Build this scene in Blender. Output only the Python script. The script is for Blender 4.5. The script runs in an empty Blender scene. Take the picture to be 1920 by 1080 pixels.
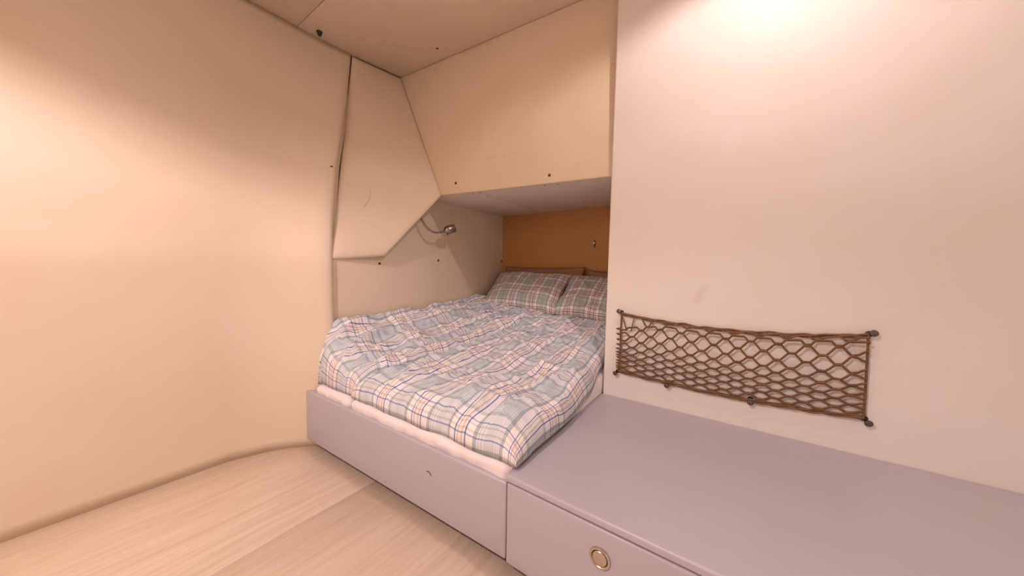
import bpy, bmesh, math, random
from mathutils import Vector, Matrix, noise

random.seed(4)
scene = bpy.context.scene
COL = scene.collection

# ------------------------------------------------------------------ camera
cam_d = bpy.data.cameras.new('camera')
cam_d.sensor_width = 36.0
cam_d.lens = 605.0 * 36.0 / 1920.0
cam_d.clip_start = 0.01
cam = bpy.data.objects.new('camera', cam_d)
COL.objects.link(cam)
YAW, PITCH, ROLL = math.radians(35.4), math.radians(3.3), math.radians(0.86)
fw = Vector((-math.sin(YAW), math.cos(YAW), 0)); rt = Vector((math.cos(YAW), math.sin(YAW), 0)); up = Vector((0, 0, 1))
F = fw * math.cos(PITCH) - up * math.sin(PITCH)
U = up * math.cos(PITCH) + fw * math.sin(PITCH)
R = rt * math.cos(ROLL) + U * math.sin(ROLL)
V = U * math.cos(ROLL) - rt * math.sin(ROLL)
m = Matrix.Identity(4)
for i in range(3):
    m[i][0] = R[i]; m[i][1] = V[i]; m[i][2] = -F[i]
m[2][3] = 0.94
cam.matrix_world = m
scene.camera = cam

# ------------------------------------------------------------------ world, view, lamp powers
world = bpy.data.worlds.new('world'); scene.world = world
world.use_nodes = True
world.node_tree.nodes['Background'].inputs[0].default_value = (1, .86, .74, 1)
world.node_tree.nodes['Background'].inputs[1].default_value = 0.0
vs = scene.view_settings
vs.view_transform = 'Standard'; vs.look = 'None'; vs.gamma = 1.0; vs.exposure = 0.0
vs.use_curve_mapping = False
LAMP_COL = (1.0, .79, .785)
# (location, power, full cone angle in degrees, softness)
DOWNLIGHTS = [
    ((-0.85, -0.95, 2.330), 130.0, 136, .30, 'round recessed ceiling downlight at the rear of the cabin'),
    ((0.10, 1.02, 2.330), 30.0, 152, .30, 'round recessed ceiling downlight close to the wall with the net'),
]

XL, ZC, ZS, YB = -1.76, 2.35, 1.408, 2.32      # left wall, ceiling, alcove ceiling, back wall
BT = 0.318                                      # bench top height
YW, XW = 1.585, -0.55                           # right wall face and its left edge


# ------------------------------------------------------------------ material helpers
def new_mat(name):
    mt = bpy.data.materials.new(name); mt.use_nodes = True
    nt = mt.node_tree
    return mt, nt, nt.nodes['Principled BSDF']


def N(nt, t, **kw):
    n = nt.nodes.new(t)
    for k, v in kw.items():
        if k == 'inp':
            for a, b in v.items(): n.inputs[a].default_value = b
        else: setattr(n, k, v)
    return n


def math_n(nt, op, a, b=None, clamp=False):
    n = nt.nodes.new('ShaderNodeMath'); n.operation = op; n.use_clamp = clamp
    for i, v in enumerate((a, b)):
        if v is None: continue
        if isinstance(v, (int, float)): n.inputs[i].default_value = v
        else: nt.links.new(v, n.inputs[i])
    return n.outputs[0]


def mix_n(nt, fac, a, b, mode='MIX'):
    n = nt.nodes.new('ShaderNodeMix'); n.data_type = 'RGBA'; n.blend_type = mode
    for sock, v in ((n.inputs[0], fac), (n.inputs[6], a), (n.inputs[7], b)):
        if isinstance(v, (int, float)): sock.default_value = v
        elif isinstance(v, tuple): sock.default_value = v if len(v) == 4 else v + (1,)
        else: nt.links.new(v, sock)
    return n.outputs[2]


def plain(name, col, rough=.5, metal=0.0, bump=0.0, bscale=200.0, var=0.0, vscale=6.0, spec=.5):
    mt, nt, b = new_mat(name)
    b.inputs['Roughness'].default_value = rough
    b.inputs['Metallic'].default_value = metal
    b.inputs['Specular IOR Level'].default_value = spec
    b.inputs['Base Color'].default_value = col + (1,)
    tc = N(nt, 'ShaderNodeTexCoord')
    if var:
        nz = N(nt, 'ShaderNodeTexNoise', inp={'Scale': vscale, 'Detail': 5.0, 'Roughness': .6})
        nt.links.new(tc.outputs['Object'], nz.inputs['Vector'])
        dark = tuple(c * (1 - var) for c in col); lite = tuple(min(1, c * (1 + var * .6)) for c in col)
        nt.links.new(mix_n(nt, nz.outputs[0], dark, lite), b.inputs['Base Color'])
    if bump:
        nz = N(nt, 'ShaderNodeTexNoise', inp={'Scale': bscale, 'Detail': 4.0})
        nt.links.new(tc.outputs['Object'], nz.inputs['Vector'])
        bp = N(nt, 'ShaderNodeBump', inp={'Strength': bump, 'Distance': .002})
        nt.links.new(nz.outputs[0], bp.inputs['Height'])
        nt.links.new(bp.outputs[0], b.inputs['Normal'])
    return mt


def vinyl(name, col, marks=(), creases=(), stain=.05, facing=(0, -1, 0)):
    """cream padded leatherette: fine grain, soft waviness, faint ageing stains; marks = ((p0, p1, width, colour, strength), ...)"""
    mt, nt, b = new_mat(name)
    b.inputs['Roughness'].default_value = .52
    b.inputs['Specular IOR Level'].default_value = .35
    geo = N(nt, 'ShaderNodeNewGeometry'); pos = geo.outputs['Position']
    nz = N(nt, 'ShaderNodeTexNoise', inp={'Scale': 2.2, 'Detail': 6.0, 'Roughness': .62})
    nt.links.new(pos, nz.inputs['Vector'])
    ramp = N(nt, 'ShaderNodeMapRange', inp={1: .35, 2: .75})
    nt.links.new(nz.outputs[0], ramp.inputs[0])
    aged = tuple(c * k for c, k in zip(col, (1 - stain * .6, 1 - stain * 1.2, 1 - stain * 2.2)))
    c = mix_n(nt, ramp.outputs[0], col, aged)

    def seg(p0, p1, w, wob):
        nn = Vector(facing).normalized(); p0, p1 = Vector(p0), Vector(p1); d = p1 - p0; d -= nn * d.dot(nn)
        n2 = N(nt, 'ShaderNodeTexNoise', inp={'Scale': 25.0, 'Detail': 3.0})
        nt.links.new(pos, n2.inputs['Vector'])
        off = N(nt, 'ShaderNodeVectorMath', operation='SUBTRACT'); nt.links.new(n2.outputs['Color'], off.inputs[0]); off.inputs[1].default_value = (.5, .5, .5)
        sc = N(nt, 'ShaderNodeVectorMath', operation='SCALE'); nt.links.new(off.outputs[0], sc.inputs[0]); sc.inputs['Scale'].default_value = wob
        ad = N(nt, 'ShaderNodeVectorMath', operation='ADD'); nt.links.new(pos, ad.inputs[0]); nt.links.new(sc.outputs[0], ad.inputs[1])
        v = N(nt, 'ShaderNodeVectorMath', operation='SUBTRACT'); nt.links.new(ad.outputs[0], v.inputs[0]); v.inputs[1].default_value = p0
        dn = N(nt, 'ShaderNodeVectorMath', operation='DOT_PRODUCT'); nt.links.new(v.outputs[0], dn.inputs[0]); dn.inputs[1].default_value = nn
        sn = N(nt, 'ShaderNodeVectorMath', operation='SCALE'); sn.inputs[0].default_value = nn; nt.links.new(dn.outputs['Value'], sn.inputs['Scale'])
        v0 = v; v = N(nt, 'ShaderNodeVectorMath', operation='SUBTRACT'); nt.links.new(v0.outputs[0], v.inputs[0]); nt.links.new(sn.outputs[0], v.inputs[1])
        dt = N(nt, 'ShaderNodeVectorMath', operation='DOT_PRODUCT'); nt.links.new(v.outputs[0], dt.inputs[0]); dt.inputs[1].default_value = d / d.length_squared
        t = math_n(nt, 'MULTIPLY', dt.outputs['Value'], 1.0, True)
        s2 = N(nt, 'ShaderNodeVectorMath', operation='SCALE'); s2.inputs[0].default_value = d; nt.links.new(t, s2.inputs['Scale'])
        df = N(nt, 'ShaderNodeVectorMath', operation='DISTANCE'); nt.links.new(v.outputs[0], df.inputs[0]); nt.links.new(s2.outputs[0], df.inputs[1])
        mr = N(nt, 'ShaderNodeMapRange', inp={1: w, 2: w * .2, 3: 0.0, 4: 1.0}, interpolation_type='SMOOTHSTEP')
        nt.links.new(df.outputs['Value'], mr.inputs[0])
        return mr.outputs[0]
    for p0, p1, w, mc, st in marks:
        c = mix_n(nt, math_n(nt, 'MULTIPLY', seg(p0, p1, w, .03), st), c, mc)
    nt.links.new(c, b.inputs['Base Color'])
    n1 = N(nt, 'ShaderNodeTexNoise', inp={'Scale': 420.0, 'Detail': 3.0}); nt.links.new(pos, n1.inputs['Vector'])
    n2 = N(nt, 'ShaderNodeTexNoise', inp={'Scale': 5.0, 'Detail': 2.0}); nt.links.new(pos, n2.inputs['Vector'])
    h = math_n(nt, 'ADD', math_n(nt, 'MULTIPLY', n1.outputs[0], .05), math_n(nt, 'MULTIPLY', n2.outputs[0], 2.0))
    for p0, p1, w, amt in creases:
        h = math_n(nt, 'ADD', h, math_n(nt, 'MULTIPLY', seg(p0, p1, w, .02), amt))
    bp = N(nt, 'ShaderNodeBump', inp={'Strength': .5, 'Distance': .004})
    nt.links.new(h, bp.inputs['Height']); nt.links.new(bp.outputs[0], b.inputs['Normal'])
    return mt


def plaid(name, pu, pv, stops, gain=1.0, weft=0.0):
    """woven tartan: one colour sequence across, the same along, multiplied"""
    mt, nt, b = new_mat(name)
    b.inputs['Roughness'].default_value = .85
    b.inputs['Specular IOR Level'].default_value = .2
    b.inputs['Sheen Weight'].default_value = .08
    uv = N(nt, 'ShaderNodeUVMap', uv_map='UVMap')
    sep = N(nt, 'ShaderNodeSeparateXYZ'); nt.links.new(uv.outputs[0], sep.inputs[0])
    cols = []
    for ax, per in ((0, pu), (1, pv)):
        t = math_n(nt, 'DIVIDE', sep.outputs[ax], per)
        t = math_n(nt, 'ADD', t, .5)
        t = math_n(nt, 'FRACT', t)
        t = math_n(nt, 'ABSOLUTE', math_n(nt, 'MULTIPLY', math_n(nt, 'SUBTRACT', t, .5), 2.0))
        r = N(nt, 'ShaderNodeValToRGB'); cr = r.color_ramp; cr.interpolation = 'CONSTANT'
        cr.elements.remove(cr.elements[1])
        cr.elements[0].position = 0.0; cr.elements[0].color = stops[0][1] + (1,)
        for p, col in stops[1:]:
            e = cr.elements.new(p); e.color = col + (1,)
        nt.links.new(t, r.inputs[0])
        cols.append(r.outputs[0])
    c = mix_n(nt, 1.0, cols[0], mix_n(nt, weft, cols[1], (1, 1, 1)), 'MULTIPLY')
    c = mix_n(nt, 1.0, c, (.96 * gain, .91 * gain, .90 * gain), 'MULTIPLY')
    nt.links.new(c, b.inputs['Base Color'])
    w = N(nt, 'ShaderNodeTexNoise', inp={'Scale': 600.0, 'Detail': 2.0}); nt.links.new(uv.outputs[0], w.inputs['Vector'])
    n2 = N(nt, 'ShaderNodeTexNoise', inp={'Scale': 22.0, 'Detail': 4.0, 'Distortion': .6}); nt.links.new(uv.outputs[0], n2.inputs['Vector'])
    h = math_n(nt, 'ADD', math_n(nt, 'MULTIPLY', w.outputs[0], .06), n2.outputs[0])
    bp = N(nt, 'ShaderNodeBump', inp={'Strength': .45, 'Distance': .012})
    nt.links.new(h, bp.inputs['Height']); nt.links.new(bp.outputs[0], b.inputs['Normal'])
    return mt


WHT, TAN, BLU = (1, 1, 1), (.72, .665, .605), (.20, .29, .60)
GRE, GRL, TA2 = (.52, .62, .67), (.71, .80, .85), (.86, .79, .73)
DUV = [(0, WHT), (.012, TA2), (.024, WHT), (.06, TAN), (.125, WHT), (.145, TA2), (.16, WHT), (.206, BLU), (.252, WHT), (.50, GRE), (.63, WHT), (.65, GRL),
       (.72, WHT), (.74, GRL), (.82, WHT), (.835, GRL), (.93, (.70, .785, .84))]
DRK, RED, PGR = (.17, .14, .18), (.82, .68, .62), (.65, .69, .68)
PIL = [(0, TA2), (.04, RED), (.09, WHT), (.12, DRK), (.155, RED), (.20, WHT), (.26, DRK), (.295, WHT), (.52, (.46, .47, .44)), (.58, PGR),
       (.74, WHT), (.76, PGR), (.9, (.6, .66, .66))]

M = {}
CREAM = (.82, .70, .545)
M['vinyl'] = vinyl('cream_vinyl', CREAM)
M['vinyl_panel'] = vinyl('cream_vinyl_scratched', CREAM, marks=(((-1.796, 1.044, 1.276), (-1.804, 1.068, 1.318), .006, (.58, .30, .20), .5), ((-1.804, 1.068, 1.318), (-1.820, 1.095, 1.380), .005, (.58, .30, .20), .4)), facing=(.82, -.42, .385))
M['vinyl_front'] = vinyl('cream_vinyl_creased', (.79, .655, .485), marks=(((-1.52, 1.57, 2.348), (-1.26, 1.60, 2.348), .035, (.62, .38, .22), .35),),
                         creases=(((-1.248, 1.527, 1.597), (-1.145, 1.538, 1.596), .012, 1.0), ((-1.145, 1.538, 1.596), (-1.069, 1.546, 1.606), .010, 1.0), ((-.781, 1.566, 1.503), (-.668, 1.577, 1.500), .010, .6)), stain=.07)
M['vinyl_right'] = vinyl('cream_vinyl_smudged', (.86, .82, .755), marks=(((-.155, YW, .815), (-.128, YW, .87), .022, (.60, .48, .40), .22),))
M['ceiling'] = vinyl('ceiling_vinyl', (.78, .66, .53), stain=.03)
M['soffit'] = vinyl('alcove_ceiling_vinyl', (.76, .68, .59), stain=.03)
M['orange'] = plain('ochre_wood', (.52, .25, .075), .5, var=.12, vscale=3.0)
M['grey'] = plain('lilac_grey_paint', (.50, .475, .525), .34, bump=.05, bscale=90, var=.03)
M['white_wall'] = plain('white_wall_paint', (.88, .85, .80), .6, var=.03)
M['dark'] = plain('dark_recess', (.05, .03, .022), .8)
M['white_cloth'] = plain('white_sheet', (.90, .84, .83), .85, bump=.35, bscale=26, var=.03, spec=.2)
M['brown_cloth'] = plain('brown_pillow_cloth', (.36, .20, .13), .9, bump=.2, bscale=40, var=.08, spec=.1)
M['chrome'] = plain('brushed_nickel', (.34, .30, .27), .22, 1.0)
M['knob'] = plain('satin_knob_metal', (.60, .54, .48), .3, 1.0)
M['screw'] = plain('bronze_screw', (.10, .06, .045), .4, .8)
M['black'] = plain('black_plastic', (.012, .011, .012), .4)
M['button'] = plain('hook_head_metal', (.16, .115, .105), .42, .6)
M['cord'] = plain('brown_cord', (.235, .13, .068), .8, bump=.5, bscale=300, var=.2, vscale=40, spec=.2)
M['duvet'] = plaid('plaid_duvet_cotton', .192, .268, DUV, 1.0, .3)
M['pillow'] = plaid('plaid_pillow_cotton', .178, .178, PIL, .9, .15)
lens_m, nt_, b_ = new_mat('lit_lamp_lens')
b_.inputs['Emission Color'].default_value = (1, .84, .68, 1); b_.inputs['Emission Strength'].default_value = 4.0
M['lens'] = lens_m


def wood_mat():
    mt, nt, b = new_mat('pale_maple_laminate')
    b.inputs['Roughness'].default_value = .38
    geo = N(nt, 'ShaderNodeNewGeometry')
    mp = N(nt, 'ShaderNodeMapping', inp={'Scale': (26, 1.6, 1)}); nt.links.new(geo.outputs['Position'], mp.inputs[0])
    g = N(nt, 'ShaderNodeTexNoise', inp={'Scale': 1.6, 'Detail': 8.0, 'Roughness': .62, 'Distortion': .5}); nt.links.new(mp.outputs[0], g.inputs['Vector'])
    mp2 = N(nt, 'ShaderNodeMapping', inp={'Scale': (120, 34, 1)}); nt.links.new(geo.outputs['Position'], mp2.inputs[0])
    fl = N(nt, 'ShaderNodeTexNoise', inp={'Scale': 1.0, 'Detail': 3.0}); nt.links.new(mp2.outputs[0], fl.inputs['Vector'])
    r = N(nt, 'ShaderNodeMapRange', inp={1: .3, 2: .72}); nt.links.new(g.outputs[0], r.inputs[0])
    c = mix_n(nt, r.outputs[0], (.70, .55, .40), (.84, .71, .56))
    r2 = N(nt, 'ShaderNodeMapRange', inp={1: .55, 2: .75, 4: .22}); nt.links.new(fl.outputs[0], r2.inputs[0])
    c = mix_n(nt, r2.outputs[0], c, (.62, .46, .32))
    nt.links.new(c, b.inputs['Base Color'])
    return mt


M['wood'] = wood_mat()


# ------------------------------------------------------------------ object helpers
def link(name, bm, mat, parent=None, smooth=False, angle=None):
    me = bpy.data.meshes.new(name)
    bmesh.ops.recalc_face_normals(bm, faces=bm.faces[:])
    bm.to_mesh(me); bm.free()
    o = bpy.data.objects.new(name, me); COL.objects.link(o)
    if mat: me.materials.append(M[mat])
    if smooth:
        for p in me.polygons: p.use_smooth = True
        if angle:
            for e in me.edges: pass
            me.set_sharp_from_angle(angle=math.radians(angle))
    if parent: o.parent = parent
    return o


def empty(name, loc=(0, 0, 0)):
    o = bpy.data.objects.new(name, None); COL.objects.link(o); o.location = loc
    o.empty_display_size = .05
    return o


def tag(o, label=None, cat=None, group=None, kind=None):
    for k, v in (('label', label), ('category', cat), ('group', group), ('kind', kind)):
        if v: o[k] = v
    return o


def offs(bm, loc):
    bmesh.ops.translate(bm, verts=bm.verts[:], vec=-Vector(loc))
    return bm


def box(bm, lo, hi, bev=0.0, seg=2):
    r = bmesh.ops.create_cube(bm, size=1.0)
    vs_ = r['verts']
    lo, hi = Vector(lo), Vector(hi)
    for v in vs_:
        v.co = Vector(((v.co.x + .5) * (hi.x - lo.x) + lo.x, (v.co.y + .5) * (hi.y - lo.y) + lo.y, (v.co.z + .5) * (hi.z - lo.z) + lo.z))
    if bev:
        es = list({e for v in vs_ for e in v.link_edges})
        bmesh.ops.bevel(bm, geom=es, offset=bev, segments=seg, affect='EDGES', profile=.6)
    return bm


def boxo(name, lo, hi, mat, parent=None, bev=0.0, seg=2, origin=(0, 0, 0)):
    bm = bmesh.new(); box(bm, lo, hi, bev, seg); offs(bm, origin)
    return link(name, bm, mat, parent, smooth=bool(bev), angle=50)


def slab(pts, thick_dir, bev=.012, seg=4):
    """padded panel: outline pts (world), extruded along thick_dir, rounded edges"""
    bm = bmesh.new()
    vs_ = [bm.verts.new(p) for p in pts]
    f = bm.faces.new(vs_)
    r = bmesh.ops.extrude_face_region(bm, geom=[f])
    nv = [g for g in r['geom'] if isinstance(g, bmesh.types.BMVert)]
    bmesh.ops.translate(bm, verts=nv, vec=Vector(thick_dir))
    if bev:
        bmesh.ops.bevel(bm, geom=bm.edges[:], offset=bev, segments=seg, affect='EDGES', profile=.5)
    return bm


def frame_for(d):
    d = Vector(d).normalized()
    a = Vector((0, 0, 1)) if abs(d.z) < .9 else Vector((1, 0, 0))
    x = a.cross(d).normalized(); y = d.cross(x)
    return x, y, d


def lathe(bm, base, axis, prof, n=20):
    x, y, d = frame_for(axis); base = Vector(base)
    rings = []
    for r, h in prof:
        c = base + d * h
        if r < 1e-6: rings.append([bm.verts.new(c)])
        else: rings.append([bm.verts.new(c + x * r * math.cos(2 * math.pi * k / n) + y * r * math.sin(2 * math.pi * k / n)) for k in range(n)])
    for a, b in zip(rings, rings[1:]):
        for k in range(n):
            k2 = (k + 1) % n
            if len(a) == 1 and len(b) == 1: continue
            if len(a) == 1: bm.faces.new((a[0], b[k], b[k2]))
            elif len(b) == 1: bm.faces.new((a[k], a[k2], b[0]))
            else: bm.faces.new((a[k], a[k2], b[k2], b[k]))
    for rg in (rings[0], rings[-1]):
        if len(rg) > 1: bm.faces.new(rg)
    return bm


def tube(bm, pts, rad, n=8):
    pts = [Vector(p) for p in pts]
    rings = []; ref = None
    for i, p in enumerate(pts):
        t = (pts[min(i + 1, len(pts) - 1)] - pts[max(i - 1, 0)]).normalized()
        if ref is None: ref = frame_for(t)[0]
        x = (ref - t * ref.dot(t)).normalized(); ref = x; y = t.cross(x)
        r = rad(i / max(1, len(pts) - 1)) if callable(rad) else rad
        rings.append([bm.verts.new(p + x * r * math.cos(2 * math.pi * k / n) + y * r * math.sin(2 * math.pi * k / n)) for k in range(n)])
    for a, b in zip(rings, rings[1:]):
        for k in range(n): bm.faces.new((a[k], a[(k + 1) % n], b[(k + 1) % n], b[k]))
    bm.faces.new(rings[0]); bm.faces.new(rings[-1])
    return bm


def smooth_path(pts, k=8):
    """Catmull-Rom through pts"""
    P = [Vector(p) for p in pts]; P = [2 * P[0] - P[1]] + P + [2 * P[-1] - P[-2]]
    out = []
    for i in range(1, len(P) - 2):
        for j in range(k):
            t = j / k
            out.append(.5 * ((2 * P[i]) + (P[i + 1] - P[i - 1]) * t + (2 * P[i - 1] - 5 * P[i] + 4 * P[i + 1] - P[i + 2]) * t * t + (3 * P[i] - P[i - 1] - 3 * P[i + 1] + P[i + 2]) * t ** 3))
    out.append(P[-2])
    return out


def lerp_tab(tab, x):
    if x <= tab[0][0]: return tab[0][1]
    for (a, va), (b, vb) in zip(tab, tab[1:]):
        if x <= b:
            t = (x - a) / (b - a); t = t * t * (3 - 2 * t) * .5 + t * .5
            return va + (vb - va) * t
    return tab[-1][1]


SCREW = None


def screw(parent, p, nrm, r=.0078):
    """cross-head screw sunk in the padding: one shared mesh"""
    global SCREW
    if SCREW is None:
        bm = bmesh.new()
        lathe(bm, (0, 0, 0), (0, 0, 1), [(.6, -.3), (1.0, -.1), (1.0, .1), (.85, .28), (.4, .38), (.15, .2), (0, .15)], 10)
        SCREW = bpy.data.meshes.new('screw'); bmesh.ops.recalc_face_normals(bm, faces=bm.faces[:]); bm.to_mesh(SCREW); bm.free()
        SCREW.materials.append(M['screw'])
        for q in SCREW.polygons: q.use_smooth = True
    o = bpy.data.objects.new('screw', SCREW); COL.objects.link(o)
    x, y, d = frame_for(nrm)
    mt = Matrix.Identity(4)
    for i in range(3): mt[i][0] = x[i] * r; mt[i][1] = y[i] * r; mt[i][2] = d[i] * r; mt[i][3] = p[i]
    o.matrix_world = mt; o.parent = parent
    return o


# ------------------------------------------------------------------ the cabin shell
def floor():
    root = tag(boxo('floor', (-2.10, -1.30, -.04), (1.2, 1.2, -.006), 'dark'), kind='structure')
    xs = [-2.10, -1.271, -.471, .329, 1.129, 1.2]
    for a, b in zip(xs, xs[1:]):
        boxo('plank', (a + .0006, -1.30, -.006), (b - .0006, 1.2, 0), 'wood', root, .0006, 1)


def ceiling():
    root = tag(boxo('ceiling', (-2.30, -1.30, ZC + .022), (1.2, 1.75, ZC + .06), 'ceiling'), kind='structure')
    boxo('ceiling_panel', (-2.29, .8745, ZC), (1.2, 1.75, ZC + .022), 'ceiling', root, .003, 2)
    boxo('ceiling_panel', (-2.29, -1.30, ZC), (1.2, .8715, ZC + .022), 'ceiling', root, .003, 2)
    screw(root, (-1.661, 1.468, ZC), (0, 0, -1))


EDGE = [(0.0, -1.755, .832), (.687, -1.755, .832), (.98, -1.755, .830), (1.224, -1.80, .857), (1.50, -1.885, .919), (1.73, -1.950, .985), (1.95, -2.035, 1.060), (2.35, -2.200, 1.185)]


def left_wall():
    prof = [(.80, 0), (YB + .03, 0), (YB + .03, 1.46), (1.50, 1.46), (1.40, 1.385), (1.12, 1.02), (.80, .985)]
    root = tag(link('wall_left', slab([(XL, y, z) for y, z in prof], (-.05, 0, 0), 0), 'vinyl'), kind='structure')
    # forward liner beside the camera, flaring outwards with the hull
    bm = bmesh.new(); rows = []
    for i in range(49):
        z = ZC * i / 48
        for (a, xa, ya), (b, xb, yb_) in zip(EDGE, EDGE[1:]):
            if z <= b + 1e-6:
                t = (z - a) / (b - a); xe = xa + (xb - xa) * t; ye = ya + (yb_ - ya) * t; break
        ye += .004
        row = []
        for j, (dy, dx) in enumerate(((.03, -.030), (0, -.022), (-.002, -.008), (-.008, 0.003), (-.02, .005), (-.05, -.012), (-.10, -.055), (-.16, -.11), (-.25, -.17), (-.4, -.22), (-1.2, -.24), (-2.3, -.24))):
            row.append(bm.verts.new((xe + dx * (1 if j < 5 else 1 - .93 * (z / ZC) ** 1.5), ye + dy, z)))
        rows.append(row)
    for a, b in zip(rows, rows[1:]):
        for j in range(len(a) - 1): bm.faces.new((a[j], a[j + 1], b[j + 1], b[j]))
    st = link('liner_panel', bm, 'vinyl', root, True)
    sm = st.modifiers.new('solid', 'SOLIDIFY'); sm.thickness = .02; sm.offset = 0
    screw(root, (-1.869, .896, 1.488), (1, -.2, -.2)); screw(root, (-1.753, .812, .994), (1, -.2, 0))
    for p in ((-1.757, 1.110, .963), (-1.757, 1.566, .996), (-1.757, 2.305, 1.012)): screw(root, p, (1, 0, 0))
    # faceted padded corner panel
    A, B, C, D, E = [Vector(p) for p in ((-2.180, 1.190, 2.345), (-2.125, 1.528, 2.345), (-1.590, 1.443, 1.408), (-1.708, 1.117, 1.014), (-1.748, .824, .982))]
    cen = (A + B + C + D + E) / 5
    nrm = ((B - A).cross(C - A) + (C - A).cross(D - A) + (D - A).cross(E - A)).normalized()
    if nrm.x < 0: nrm = -nrm
    def drape(p):
        # the vinyl is stretched smoothly between the five corners (mean value interpolation of their offsets)
        flat = [q - nrm * (q - cen).dot(nrm) for q in ring]; p0 = p - nrm * (p - cen).dot(nrm)
        ws, hs, n5 = 0.0, 0.0, len(ring)
        for k in range(n5):
            a, b, c = flat[k - 1] - p0, flat[k] - p0, flat[(k + 1) % n5] - p0
            if b.length < 1e-5: return ring[k].copy()
            def ht(u, v):
                if u.length < 1e-6 or v.length < 1e-6: return 0.0
                return math.tan(min(u.angle(v), math.pi - 1e-4) / 2)
            w = (ht(a, b) + ht(b, c)) / b.length
            ws += w; hs += w * (ring[k] - cen).dot(nrm)
        return p0 + nrm * (hs / ws)
    bm = bmesh.new()
    ring = [A, B, C, D, E]; out = []
    for a, b in zip(ring, ring[1:] + ring[:1]):
        for k in range(12): out.append(a.lerp(b, k / 12))
    lv = []
    for s, h in ((1.0, -.022), (1.0, -.012), (.997, -.005), (.985, .0), (.95, .003), (.85, .004), (.7, .004), (.5, .004), (.3, .004), (.12, .004)):
        lv.append([bm.verts.new(drape(cen + (p - cen) * s) + nrm * h) for p in out])
    n = len(out)
    for a, b in zip(lv, lv[1:]):
        for k in range(n): bm.faces.new((a[k], a[(k + 1) % n], b[(k + 1) % n], b[k]))
    bm.faces.new(lv[-1]); bm.faces.new(lv[0])
    link('corner_panel', bm, 'vinyl_panel', root, True)
    screw(root, Vector((-1.765, 1.117, 1.066)), nrm); screw(root, Vector((-1.925, 1.440, 1.958)) , nrm)
    # hull closing surface behind the panel
    bm = bmesh.new()
    q = [bm.verts.new(p) for p in ((-1.83, .80, .95), (-1.83, YB, .95), (-2.30, YB, 2.40), (-2.30, .80, 2.40))]
    bm.faces.new(q)
    o = link('hull_liner', bm, 'vinyl', root); sm = o.modifiers.new('solid', 'SOLIDIFY'); sm.thickness = .01


def front_wall():
    root = tag(link('wall_front', slab([(-1.602, 1.4425, ZS), (-.535, 1.612, ZS), (-.520, 1.655, ZC), (-2.15, 1.530, ZC)], (0.02, .03, 0), .008, 3), 'vinyl_front', None, True, 60), kind='structure')
    for p in ((-1.484, 1.463, 1.473), (-.872, 1.560, 1.451)):
        y = p[1]
        screw(root, (p[0], y, p[2]), (.15, -1, -.05))


def alcove():
    root = tag(boxo('ceiling_alcove', (XL - .02, 1.70, ZS + .012), (-.50, YB + .03, ZS + .05), 'soffit'), kind='structure')
    def yf(x): return 1.462 + (x + 1.588) * .160
    for a, b in ((XL, -1.3480), (-1.3420, -.50)):
        ya, yb_ = yf(a), yf(b)
        bm = slab([(a, ya, ZS), (b, yb_, ZS), (b, YB + .01, ZS), (a, YB + .01, ZS)], (0, 0, .016), .0025, 2)
        link('ceiling_panel', bm, 'soffit', root, True, 40)
    for p in ((-1.382, 1.510), (-1.326, 1.520), (-.910, 1.585), (-.838, 1.595), (-1.375, 2.001), (-1.320, 2.042), (-.894, 2.095), (-.836, 2.110)):
        screw(root, (p[0], p[1], ZS), (0, 0, -1), .005)
    tag(boxo('wall_back', (XL - .05, YB, 0), (-.45, YB + .04, 1.46), 'orange'), kind='structure')


def right_wall():
    root = empty('wall_right'); tag(root, kind='structure')
    bm = bmesh.new(); box(bm, (XW, YW, BT - .06), (1.22, YW + .03, ZC), .010, 4)
    for v in bm.verts:
        if v.co.x < -.3: v.co.x += .014 * (v.co.z - BT) / (ZC - BT)
    link('wall_panel', bm, 'vinyl_right', root, True, 60)
    boxo('partition_side', (XW + .012, YW + .02, 0), (XW + .05, YB + .02, 1.46), 'vinyl', root)
    boxo('partition_core', (XW + .03, YW + .022, 0), (1.22, YW + .05, ZC), 'dark', root)
    tag(boxo('wall_side', (1.2, -1.30, 0), (1.24, YW + .05, ZC), 'white_wall'), kind='structure')
    tag(boxo('wall_rear', (-2.30, -1.34, 0), (1.24, -1.30, ZC), 'white_wall'), kind='structure')


floor(); ceiling(); left_wall(); front_wall(); alcove(); right_wall()


# ------------------------------------------------------------------ recessed downlights
def downlights():
    for i, (loc, pw, ang, soft, lab) in enumerate(DOWNLIGHTS):
        root = empty('ceiling_downlight', (loc[0], loc[1], ZC)); tag(root, lab, 'ceiling light', 'recessed downlights')
        bm = bmesh.new(); lathe(bm, (0, 0, 0), (0, 0, -1), [(.030, -.001), (.030, .004), (.034, .010), (.044, .009), (.046, .003), (.046, -.001)], 28)
        link('trim_ring', bm, 'chrome', root, True, 40)
        bm = bmesh.new(); lathe(bm, (0, 0, 0), (0, 0, -1), [(.0298, -.001), (.0298, .003), (.02, .005), (0, .006)], 24)
        link('lens', bm, 'lens', root, True)
        ld = bpy.data.lights.new('bulb', 'SPOT'); ld.energy = pw; ld.color = LAMP_COL
        ld.spot_size = math.radians(ang); ld.spot_blend = soft; ld.shadow_soft_size = .035
        lo = bpy.data.objects.new('bulb', ld); COL.objects.link(lo); lo.parent = root; lo.location = (0, 0, loc[2] - ZC - .002)


downlights()


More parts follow.
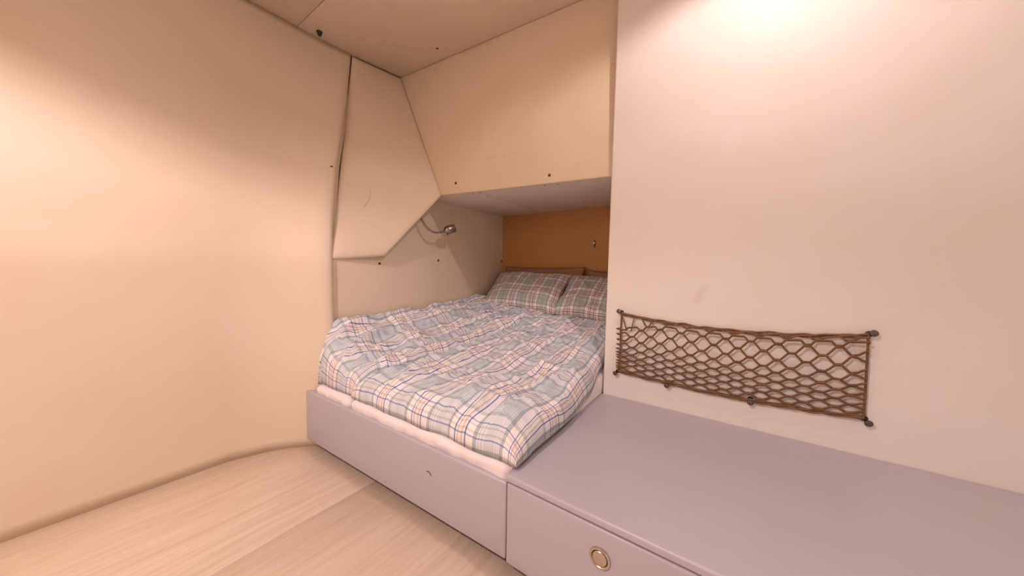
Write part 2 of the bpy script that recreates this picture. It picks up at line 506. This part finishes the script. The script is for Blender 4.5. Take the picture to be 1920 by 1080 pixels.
# ------------------------------------------------------------------ bed base and bench
def bed_base():
    root = empty('bed_base', (-1.16, .75, 0)); tag(root, 'low built-in bed base with a plain lilac-grey front board', 'bed base')
    org = root.location
    def o3(*p): return [Vector(q) for q in p]
    bm = slab(o3((-1.92, .716, .040), (-.5575, .769, .040), (-.5575, .769, .287), (-1.92, .716, .302)), (0, .040, 0), .006, 3)
    p = link('front_board', offs(bm, org), 'grey', root, True, 60)
    bm = bmesh.new()
    tube(bm, smooth_path([(-.905, .7525, .199), (-.897, .7527, .202), (-.889, .7530, .198), (-.884, .7533, .191)], 4), .0012, 6)
    tag(link('scratch', offs(bm, org), 'screw', p), 'small dark scratch in the grey paint')
    boxo('plinth', (-1.90, .90, 0), (-.5575, .93, .10), 'dark', root, origin=org)
    bm = slab([(-1.75, .764, .22), (-.558, .805, .22), (-.558, 2.30, .22), (-1.75, 2.30, .22)], (0, 0, .03), 0)
    link('slat_deck', offs(bm, org), 'grey', root)


def bench():
    root = empty('storage_bench', (.1, .80, 0)); tag(root, 'lilac-grey storage bench with a drawer below the net', 'bench')
    org = root.location
    boxo('bench_top', (-.556, .7645, .296), (1.195, YW - .001, BT), 'grey', root, .007, 3, org)
    d = boxo('drawer', (-.553, .766, .037), (.035, .786, .291), 'grey', root, .006, 3, org)
    k = Vector((-.259, .766, .217)) - org
    bm = bmesh.new(); lathe(bm, k, (0, -1, 0), [(.0275, 0), (.0275, .003), (.026, .0055), (.0225, .006), (.0205, .0045), (.0195, .001), (.0195, 0)], 36)
    ring = link('knob_ring', bm, 'knob', d, True, 40)
    bm = bmesh.new(); lathe(bm, k, (0, -1, 0), [(.0188, 0), (.0188, .0045), (.0175, .0058), (.010, .0064), (0, .0066)], 32)
    link('push_knob', bm, 'knob', d, True, 40)
    boxo('front_board', (.039, .766, .037), (1.195, .786, .291), 'grey', root, .006, 3, org)
    boxo('plinth', (-.5525, .90, 0), (1.195, .92, .29), 'dark', root, origin=org)
    boxo('carcass', (-.5525, .79, .10), (1.195, .80, .285), 'dark', root, origin=org)
    boxo('side_board', (-.5525, .80, .04), (-.535, YW - .002, .2955), 'grey', root, origin=org)


bed_base(); bench()

# ------------------------------------------------------------------ bedding
MT = [(.77, .336), (1.2, .336), (1.45, .358), (1.6, .42), (1.85, .54), (2.0, .60), (2.3, .64)]      # mattress top along the bed


def mattress(x0, x1, label, seed):
    root = empty('mattress', ((x0 + x1) / 2, 1.0, .25)); tag(root, label, 'mattress', 'mattresses on the bed base')
    org = root.location
    bm = bmesh.new()
    nx, ny = max(10, int((x1 - x0) / .016)), 60
    r = .022
    def ring(y, inset, z0, k):
        pass
    # profile from bottom front over the top to the back
    prof = []
    for k in range(7): prof.append(('f', k / 6))
    for j in range(1, ny + 1): prof.append(('t', j / ny))
    grid = []
    for i in range(nx + 1):
        s = i / nx; x = x0 + (x1 - x0) * s
        e = min(s, 1 - s) * (x1 - x0)
        ed = 1 - (1 - min(1, e / .03)) ** 2
        wv = noise.noise((x * 7 + seed, .3, seed)) * .5 + noise.noise((x * 23, seed, 1.7)) * .3
        row = []
        yf = .757 + (x + 1.16) * .035 + wv * .013 + (1 - ed) * .02
        for kind, t in prof:
            if kind == 'f':
                a = t * math.pi / 2
                zb = .2945 + (x + 1.16) * -.010 - .003
                zt = lerp_tab(MT, .77) - (1 - ed) * .012
                y = yf + (1 - math.sin(a + .0)) * 0 + (1 - math.cos(a)) * .03 - math.sin(2 * a) * .007 + noise.noise((x * 26, t * 3, seed)) * .006
                z = zb + (zt - zb) * math.sin(a)
                if t < .2: y += .004
            else:
                y = yf + .03 + (2.30 - yf - .03) * t
                z = lerp_tab(MT, y) - (1 - ed) * .02 + noise.noise((x * 9, y * 9, seed)) * .003
            row.append(bm.verts.new((x, y, z)))
        # closing skirt
        grid.append(row)
    for a, b in zip(grid, grid[1:]):
        for j in range(len(a) - 1): bm.faces.new((a[j], b[j], b[j + 1], a[j + 1]))
    # side skirts and bottom
    for g in (grid[0], grid[-1]):
        low = [bm.verts.new((v.co.x, v.co.y, min(v.co.z, .2515) if j > 6 else min(v.co.z, .2515))) for j, v in enumerate(g)]
        # keep the skirt above the bench level plane
        for j in range(len(g) - 1):
            if g[j].co.z > .2515: bm.faces.new((g[j], g[j + 1], low[j + 1], low[j]))
    link('mattress_cover', offs(bm, org), 'white_cloth', root, True)
    return root


mattress(-1.752, -1.436, 'white mattress at the hull side under the left duvet', 3.1)
mattress(-1.430, -.5585, 'white mattress beside the bench under the right duvet', 8.6)

ZCEN = [(.80, .440), (.95, .462), (1.29, .510), (1.56, .570), (1.95, .660), (2.1, .70)]
ZLEF = [(.77, .668), (.84, .678), (1.07, .658), (1.29, .670), (1.61, .698), (2.16, .745)]
ZRGT = [(.80, .432), (.95, .450), (1.2, .452), (1.5, .488), (1.7, .535), (1.9, .605), (2.1, .680)]
GAP = [(.77, -1.435), (1.0, -1.36), (1.29, -1.315), (1.56, -1.262), (1.95, -1.11), (2.1, -1.07)]


def bed_top(x, y):
    zc, zl, zr = lerp_tab(ZCEN, y), lerp_tab(ZLEF, y), lerp_tab(ZRGT, y)
    if x < -1.35:
        t = min(1, max(0, (-1.35 - x) / .41))
        return zc + (zl - zc) * (.16 * t + .84 * t ** 2.4)
    t = min(1, (x + 1.35) / .60)
    z = zc + (zr - zc) * t
    if x > -.75: z -= .06 * (x + .75)
    return z


def folds(x, y, seed, amt):
    p = Vector((x, y, seed))
    # long creases running up the bed, meandering
    w = noise.noise((x * 2.2, y * 1.6, seed)) * .10
    a = 1 - abs(noise.noise(((x + w) * 9.0 + y * 1.5, y * 1.7, seed + 3)))
    b = 1 - abs(noise.noise((x * 5.0 - y * 3.0, y * 6.0 + w * 8, seed + 9)))
    c = noise.noise((x * 4.2, y * 3.4, seed + 5))
    d = 1 - abs(noise.noise((x * 16 + y * 9, y * 13 - x * 4, seed + 12)))
    e = 1 - abs(noise.noise((x * 30 + y * 6 + w * 20, y * 11, seed + 17)))
    g = 1 - abs(noise.noise(((x + w) * 22.0, y * 4.5 + x * 3, seed + 21)))
    return amt * (.024 * (a ** 4 - .35) + .012 * (b ** 5 - .25) + .014 * c + .006 * (d ** 3 - .4) + .003 * (e ** 3 - .4) + .010 * (g ** 4 - .3))


def duvet(label, left, seed):
    root = empty('duvet', (-1.55 if left else -.95, 1.3, .45)); tag(root, label, 'duvet', 'plaid duvets on the bed')
    org = root.location
    def edge_samples(length, r0, r1, n0, n1, n):
        out = []
        for k in range(n0): a = math.pi / 2 * k / n0; out.append((r0 * (1 - math.cos(a)), math.sin(a)))
        for k in range(n + 1): out.append((r0 + (length - r0 - r1) * k / n, 1.0))
        for k in range(n1 - 1, -1, -1): a = math.pi / 2 * k / n1; out.append((length - r1 * (1 - math.cos(a)), math.sin(a)))
        return out
    y0, y1 = .772, 2.03
    ys = edge_samples(y1 - y0, .105, .05, 14, 6, 150)
    W = .40 if left else .80
    sx = edge_samples(1.0, (.02 if left else .045) / W, (.05 if left else .105) / W, 6, 14, 60 if left else 120)
    grid = []
    for sy, fy in ys:
        y = y0 + sy
        xg = lerp_tab(GAP, y) + .010 * noise.noise((y * 6, seed, 2.0))
        if left:
                xa, xb = XL + .004 - .15 * max(0, min(1, (.845 - y) / .08)) ** 1.5, xg + .012
        else: xa, xb = xg - .006, lerp_tab([(.76, -.528), (1.1, -.535), (1.4, -.548), (1.56, -.566), (2.1, -.572)], y) + .006 * noise.noise((y * 4.0, 5.5, 1.0)) - .004
        row = []
        for s, fx in sx:
            x = xa + (xb - xa) * s
            yy = y + .014 * (noise.noise((x * 5, 1.1, seed))) * (1 - min(1, sy / .25)) + (.02 * (x + 1.16) * .9 if True else 0) * (1 - min(1, sy / .3))
            zt = bed_top(x, y)
            fr = min(1, max(0, sy / .12))
            zt += folds(x, y, seed, (.55 + .45 * fr) * (1.35 if left else 1.0))
            # rolled ridge along the seam between the duvets
            dg = abs(x - xg)
            if left: zt += .034 * math.exp(-(dg / .045) ** 2) * (.65 + .6 * noise.noise((y * 5, 3.3, 1))) + .004
            else: zt += -.022 * math.exp(-(dg / .05) ** 2)
            # puffy quilting near the foot
            zb = lerp_tab(MT, max(y, .77)) + .004
            if left: zb += .0
            zb = min(zb, zt - .03)
            f = (fx * fy) ** .62          # full, puffy edges
            ffx = f
            if left and s < .3: ffx = fy * (.6 + .4 * fx)
            z = zb + (zt - zb) * ffx
            if ffx < .05 and sy < .1:      # hem hangs a little below the fold
                z -= .007 * (1 + 1.6 * noise.noise((x * 9, seed, 4)))
            row.append((x, yy, z))
        grid.append(row)
    ny, nx = len(grid), len(grid[0])
    # arc lengths for the woven pattern
    us, vs_ = [0.0], [0.0]
    jm = ny // 2; im = nx // 2
    for i in range(1, nx): us.append(us[-1] + (Vector(grid[jm][i]) - Vector(grid[jm][i - 1])).length)
    for j in range(1, ny): vs_.append(vs_[-1] + (Vector(grid[j][im]) - Vector(grid[j - 1][im])).length)
    ku = .93
    u0 = -us[-1] * ku * (.25 if left else 0) - (.0 if left else .115)
    bm = bmesh.new(); uvl = bm.loops.layers.uv.new('UVMap')
    vv = [[bm.verts.new(p) for p in row] for row in grid]
    def jit(i, j):
        x, y, z = grid[j][i]
        return (us[i] * ku + u0 + .014 * noise.noise((x * 3, y * 3, seed + 20)) + .006 * noise.noise((x * 11, y * 11, seed)),
                vs_[j] - .082 + .016 * noise.noise((x * 3, y * 3, seed + 40)) + .008 * noise.noise((x * 9, y * 9, seed + 2)))
    for j in range(ny - 1):
        for i in range(nx - 1):
            f = bm.faces.new((vv[j][i], vv[j][i + 1], vv[j + 1][i + 1], vv[j + 1][i]))
            for lp, (a, b) in zip(f.loops, ((i, j), (i + 1, j), (i + 1, j + 1), (i, j + 1))): lp[uvl].uv = jit(a, b)
    # underside
    bot = [[None] * nx for _ in range(ny)]
    for j in range(ny):
        for i in range(nx):
            if i in (0, nx - 1) or j in (0, ny - 1): bot[j][i] = vv[j][i]
    step_j = list(range(0, ny, 8)) + ([ny - 1] if (ny - 1) % 8 else [])
    border = [vv[0][i] for i in range(nx)] + [vv[j][nx - 1] for j in range(1, ny)] + [vv[ny - 1][i] for i in range(nx - 2, -1, -1)] + [vv[j][0] for j in range(ny - 2, 0, -1)]
    cen = [bm.verts.new((v.co.x * .94 + org.x * .06, v.co.y * .96 + org.y * .04, lerp_tab(MT, v.co.y) + .003)) for v in border]
    nb = len(border)
    for k in range(nb):
        f = bm.faces.new((border[k], border[(k + 1) % nb], cen[(k + 1) % nb], cen[k]))
        for lp in f.loops: lp[uvl].uv = (lp.vert.co.x, lp.vert.co.y)
    o = link('duvet_cover', offs(bm, org), 'duvet', root, True)
    return root


duvet('blue and tan plaid duvet bunched up along the left hull wall', True, 2.3)
duvet('blue and tan plaid duvet with its corner beside the bench top', False, 7.7)


def pillow(name, label, mat, cen, w, h, th, tilt, yaw=0.0, roll=0.0, seed=1.0, flange=.0, group=None, droop=0.0, uoff=0.0):
    root = empty(name, cen); tag(root, label, 'pillow', group)
    rot = Matrix.Rotation(yaw, 3, 'Z') @ Matrix.Rotation(tilt, 3, 'X') @ Matrix.Rotation(roll, 3, 'Z')
    n, mrows = 64, 44
    bm = bmesh.new(); uvl = bm.loops.layers.uv.new('UVMap')
    def pt(i, j, side):
        a, b = 2 * i / n - 1, 2 * j / mrows - 1
        # pinched outline: sides bow in, corners stay out
        px = a * w / 2 * (1 - .07 * (1 - b * b) * abs(a) ** 3 * 0 - .05 * (1 - abs(b) ** 2))
        py = b * h / 2 * (1 - .07 * (1 - a * a))
        e = max(0, 1 - abs(a) ** 3.2) ** .62 * max(0, 1 - abs(b) ** 3.2) ** .62
        z = side * th / 2 * e
        if e > 0:
            k = 1 - abs(noise.noise((a * 2.6 + seed, b * 2.6, seed)))
            z += side * e ** .5 * (.012 * (k ** 3 - .4) + .012 * noise.noise((a * 1.7, b * 1.7, seed + 4)))
            rad = math.hypot(a, b)
            z += side * e ** .4 * .008 * (abs(noise.noise((math.atan2(b, a) * 4, seed, 1.0))) - .2) * min(1, rad)
        z += .012 * noise.noise((a * 1.5, b * 1.5, seed + 8)) - droop * (a * a) * .5 * 0
        py -= droop * max(0, a) ** 2
        return Vector((px, py, z))
    top = [[bm.verts.new(rot @ pt(i, j, 1)) for i in range(n + 1)] for j in range(mrows + 1)]
    bot = [[top[j][i] if i in (0, n) or j in (0, mrows) else bm.verts.new(rot @ pt(i, j, -1)) for i in range(n + 1)] for j in range(mrows + 1)]
    for g in (top, bot):
        for j in range(mrows):
            for i in range(n):
                q = (g[j][i], g[j][i + 1], g[j + 1][i + 1], g[j + 1][i])
                f = bm.faces.new(q if g is top else q[::-1])
                idx = ((i, j), (i + 1, j), (i + 1, j + 1), (i, j + 1))
                if g is bot: idx = idx[::-1]
                for lp, (a, b) in zip(f.loops, idx):
                    lp[uvl].uv = (a / n * w + uoff + .006 * noise.noise((a * .1, b * .1, seed)), b / mrows * h * 1.1 + .004 * noise.noise((a * .1, b * .1, seed + 3)))
    link('pillow_cover', bm, mat, root, True)
    return root


G = 'plaid pillows at the head of the bed'
pillow('pillow', 'plaid pillow in the left corner against the hull wall', 'pillow', (-1.365, 2.088, .775), .70, .40, .15, math.radians(43), math.radians(-1), 0, 1.0, group=G, uoff=.03)
pillow('pillow', 'plaid pillow half hidden by the edge of the right wall', 'pillow', (-.800, 2.090, .760), .50, .40, .14, math.radians(41), math.radians(2), math.radians(-4), 4.0, group=G, uoff=.06)
G = 'brown pillows against the back wall'
pillow('pillow', 'plain brown pillow standing behind the left plaid pillow', 'brown_cloth', (-1.325, 2.255, .818), .74, .30, .07, math.radians(78), 0, 0, 2.0, group=G)
pillow('pillow', 'plain brown pillow behind the right plaid pillow', 'brown_cloth', (-.752, 2.252, .800), .38, .28, .07, math.radians(78), 0, math.radians(-3), 6.0, group=G)


# ------------------------------------------------------------------ reading lamp
def reading_lamp():
    root = empty('reading_lamp', (-1.757, 1.335, 1.315)); tag(root, 'small chrome gooseneck reading lamp on the left wall above the bed', 'reading lamp')
    org = root.location
    bm = bmesh.new(); lathe(bm, (-1.7595, 1.335, 1.315), (1, 0, 0), [(.028, 0), (.028, .006), (.022, .012), (.010, .016), (0, .017)], 24)
    link('wall_mount', offs(bm, org), 'chrome', root, True, 40)
    bm = bmesh.new()
    path = smooth_path([(-1.745, 1.335, 1.315), (-1.715, 1.343, 1.312), (-1.698, 1.366, 1.265), (-1.682, 1.398, 1.204), (-1.665, 1.447, 1.176), (-1.648, 1.500, 1.183), (-1.640, 1.524, 1.192)], 8)
    tube(bm, path, .0064, 10)
    link('gooseneck', offs(bm, org), 'chrome', root, True)
    bm = bmesh.new()
    ax = Vector((.028, .060, .024)).normalized()
    lathe(bm, (-1.642, 1.516, 1.1905), ax, [(.008, -.004), (.012, 0), (.022, .008), (.0275, .018), (.029, .028), (.029, .072), (.0275, .075), (.024, .073), (.022, .062), (0, .060)], 28)
    h = link('lamp_head', offs(bm, org), 'chrome', root, True, 35)
    bm = bmesh.new(); x, y, d = frame_for(ax)
    lathe(bm, Vector((-1.642, 1.516, 1.1905)) + ax * .024 - d.cross(Vector((0, 0, 1))).normalized() * 0 + Vector((0, 0, -.029)), (0, 0, -1), [(.004, -.002), (.004, .004), (.003, .006), (0, .0065)], 10)
    link('switch', offs(bm, org), 'screw', h, True)


reading_lamp()


# ------------------------------------------------------------------ storage net on the right wall
def cargo_net():
    root = empty('storage_net', (-.47, YW - .012, .44)); tag(root, 'brown knotted cord net stretched across the cream wall', 'net')
    org = root.location
    X0, X1 = -.468, .36
    Y = YW - .014
    def ztop(x): return .735 - .030 * math.sin(math.pi * min(1, (x - X0) / (X1 - X0))) ** .8
    def zbot(x): return .452 - .018 * math.sin(math.pi * min(1, (x - X0) / (X1 - X0)))
    # border cords: two strands twisting round each other
    def cord(name, pts, rad, strands, sep, turns):
        bm = bmesh.new(); path = smooth_path(pts, 14); n = len(path)
        for s in range(strands):
            q = []
            for i, p in enumerate(path):
                a = 2 * math.pi * (s / strands + turns * i / n)
                wob = noise.noise((i * .15, s * 3.3, 1)) * sep
                q.append(p + Vector((0, math.sin(a) * sep * .7, math.cos(a) * sep + wob)))
            tube(bm, q, rad, 6)
        return link(name, offs(bm, org), 'cord', root, True)
    xs = [X0 + (X1 - X0) * k / 8 for k in range(9)]
    cord('top_cord', [(x, Y, ztop(x)) for x in xs], .0036, 3, .0050, 3)
    cord('bottom_cord', [(x, Y, zbot(x)) for x in xs], .0036, 3, .0050, 3.5)
    cord('side_cord', [(X0 + .004, Y, .742), (X0 + .002, Y, .66), (X0 + .004, Y, .58), (X0 + .001, Y, .52), (X0 - .004, Y, .450)], .0036, 2, .0026, 3)
    cord('side_cord', [(X1 - .004, Y, .742), (X1 - .002, Y, .62), (X1, Y, .450)], .0036, 2, .0026, 3)
    # meshes: every strand zigzags and meets its neighbours
    per = .082
    rows = 13
    fr = [0, .055, .11, .168, .226, .284, .345, .41, .485, .575, .685, .80, .92]
    def base(k, x):
        t = (x - X0) / (X1 - X0)
        f = fr[k]
        # bunched low at the left end, opening out towards the middle
        squeeze = .80 + .20 * min(1, max(0, t / .22))
        f2 = f * squeeze
        return zbot(x) + .004 + (ztop(x) - zbot(x)) * f2
    def wave(u):
        u = u % 1.0
        tri = 1 - 4 * abs(u - .5) if False else (4 * abs(u - .5) - 1)
        return max(-1, min(1, tri * 1.75))
    for k in range(rows):
        bm = bmesh.new(); q = []
        x = X0
        while x <= X1 + 1e-6:
            lo = base(max(0, k - 1), x); hi = base(min(rows - 1, k + 1), x); z = base(k, x)
            edge = min(1, (x - X0) / .05 + .15, (X1 - x) / .05 + .15)
            w = wave(x / per + .5 * k + .05 * noise.noise((x * 9, k * 2.1, 0)))
            amp = ((hi - z) if w > 0 else (z - lo)) * .46 * edge
            q.append(Vector((x, Y - .004 * math.sin(k * 1.3 + x * 30) - .001 * k, z + w * amp + .003 * noise.noise((x * 11, k * 1.7, 5)))))
            x += .0035
        a = [p + Vector((0, -.0014, .0017)) for p in q]; b = [p + Vector((0, .0014, -.0017)) for p in q]
        tube(bm, a, .0030, 6); tube(bm, b, .0030, 6)
        # loop end around the side cord
        lp = q[0]
        tube(bm, smooth_path([lp + Vector((.004, 0, .003)), lp + Vector((-.008, -.005, .002)), lp + Vector((-.013, 0, 0)), lp + Vector((-.008, .004, -.003)), lp + Vector((.004, .002, -.003))], 3), .0030, 5)
        link('mesh_strand', offs(bm, org), 'cord', root, True)
    # lacing between the top row of meshes and the top cord
    k = rows - 1
    x = X0 + .012; s = 0
    pts = [(X0 + .008, .722), (X0 + .030, .655), (X0 + .052, .655), (X0 + .062, .722)]
    for (xa, za), (xb, zb) in ((pts[0], pts[1]), (pts[3], pts[2])):
        bm = bmesh.new(); tube(bm, [(xa, Y, za), ((xa + xb) / 2, Y - .002, (za + zb) / 2), (xb, Y - .003, zb)], .0024, 6)
        link('lacing', offs(bm, org), 'cord', root, True)
    x = X0 + .10
    n = 0
    while x < X1 - .03:
        zt = ztop(x); zl = base(rows - 1, x) + .008
        bm = bmesh.new()
        tube(bm, smooth_path([(x, Y, zt + .003), (x + .006, Y - .004, (zt + zl) / 2), (x + .018, Y - .003, zl - .002), (x + .030, Y - .003, zl), (x + .042, Y - .004, (zt + zl) / 2 + .002), (x + .050, Y, zt + .002)], 4), .0036, 6)
        link('lacing', offs(bm, org), 'cord', root, True)
        x += per; n += 1
    # hooks that hold it
    HK = [((-.478, .748), 'dark button hook at the top left corner of the net'), ((-.486, .438), 'dark button hook at the bottom left corner of the net'),
          ((-.252, .428), 'dark button hook under the bottom cord of the net'), ((.05, .428), 'dark button hook under the net, right of the drawer knob'),
          ((.368, .748), 'dark button hook at the top right corner of the net'), ((.372, .438), 'dark button hook at the bottom right corner of the net')]
    for (x, z), lab in HK:
        r = empty('net_hook', (x, YW, z)); tag(r, lab, 'hook', 'button hooks holding the net')
        dx = .010 if x < -.4 else (-.008 if x > .3 else 0.0)
        dz = -.008 if z > .6 else .010
        bm = bmesh.new(); lathe(bm, (dx, 0, dz), (-dx * .5, -.025, -dz * .5), [(.010, -.0005), (.010, .003), (.006, .005), (.006, .022), (0, .022)], 14)
        link('stem', bm, 'black', r, True, 40)
        bm = bmesh.new(); lathe(bm, (dx * .3, -.019, dz * .3), (-dx * .6, -.03, -dz * .5), [(.006, 0), (.0105, .002), (.0115, .005), (.0105, .008), (.006, .0095), (0, .010)], 18)
        link('button_head', bm, 'button', r, True, 50)


cargo_net()


# ------------------------------------------------------------------ small fittings
def fittings():
    root = empty('wall_catch', (-.901, YB, 1.140)); tag(root, 'small dark metal catch on the ochre back wall', 'catch')
    boxo('plate', (-.006, -.003, -.026), (.006, .0005, .026), 'screw', root, .002, 2)
    bm = bmesh.new(); lathe(bm, (0, -.003, .004), (0, -1, 0), [(.006, 0), (.006, .010), (.008, .012), (.008, .016), (0, .017)], 14)
    link('pin', bm, 'chrome', root, True, 40)
    bm = bmesh.new(); lathe(bm, (0, -.003, -.018), (0, -1, 0), [(.005, 0), (.005, .004), (0, .005)], 12)
    link('stud', bm, 'black', root, True, 40)
    root = empty('ceiling_stud', (-2.135, .966, ZC)); tag(root, 'small black stud on the ceiling near the left wall', 'stud')
    bm = bmesh.new(); lathe(bm, (0, 0, 0), (0, 0, -1), [(.016, -.0005), (.016, .006), (.012, .012), (.012, .020), (.010, .023), (0, .024)], 18)
    link('stud_cap', bm, 'black', root, True, 40)


fittings()
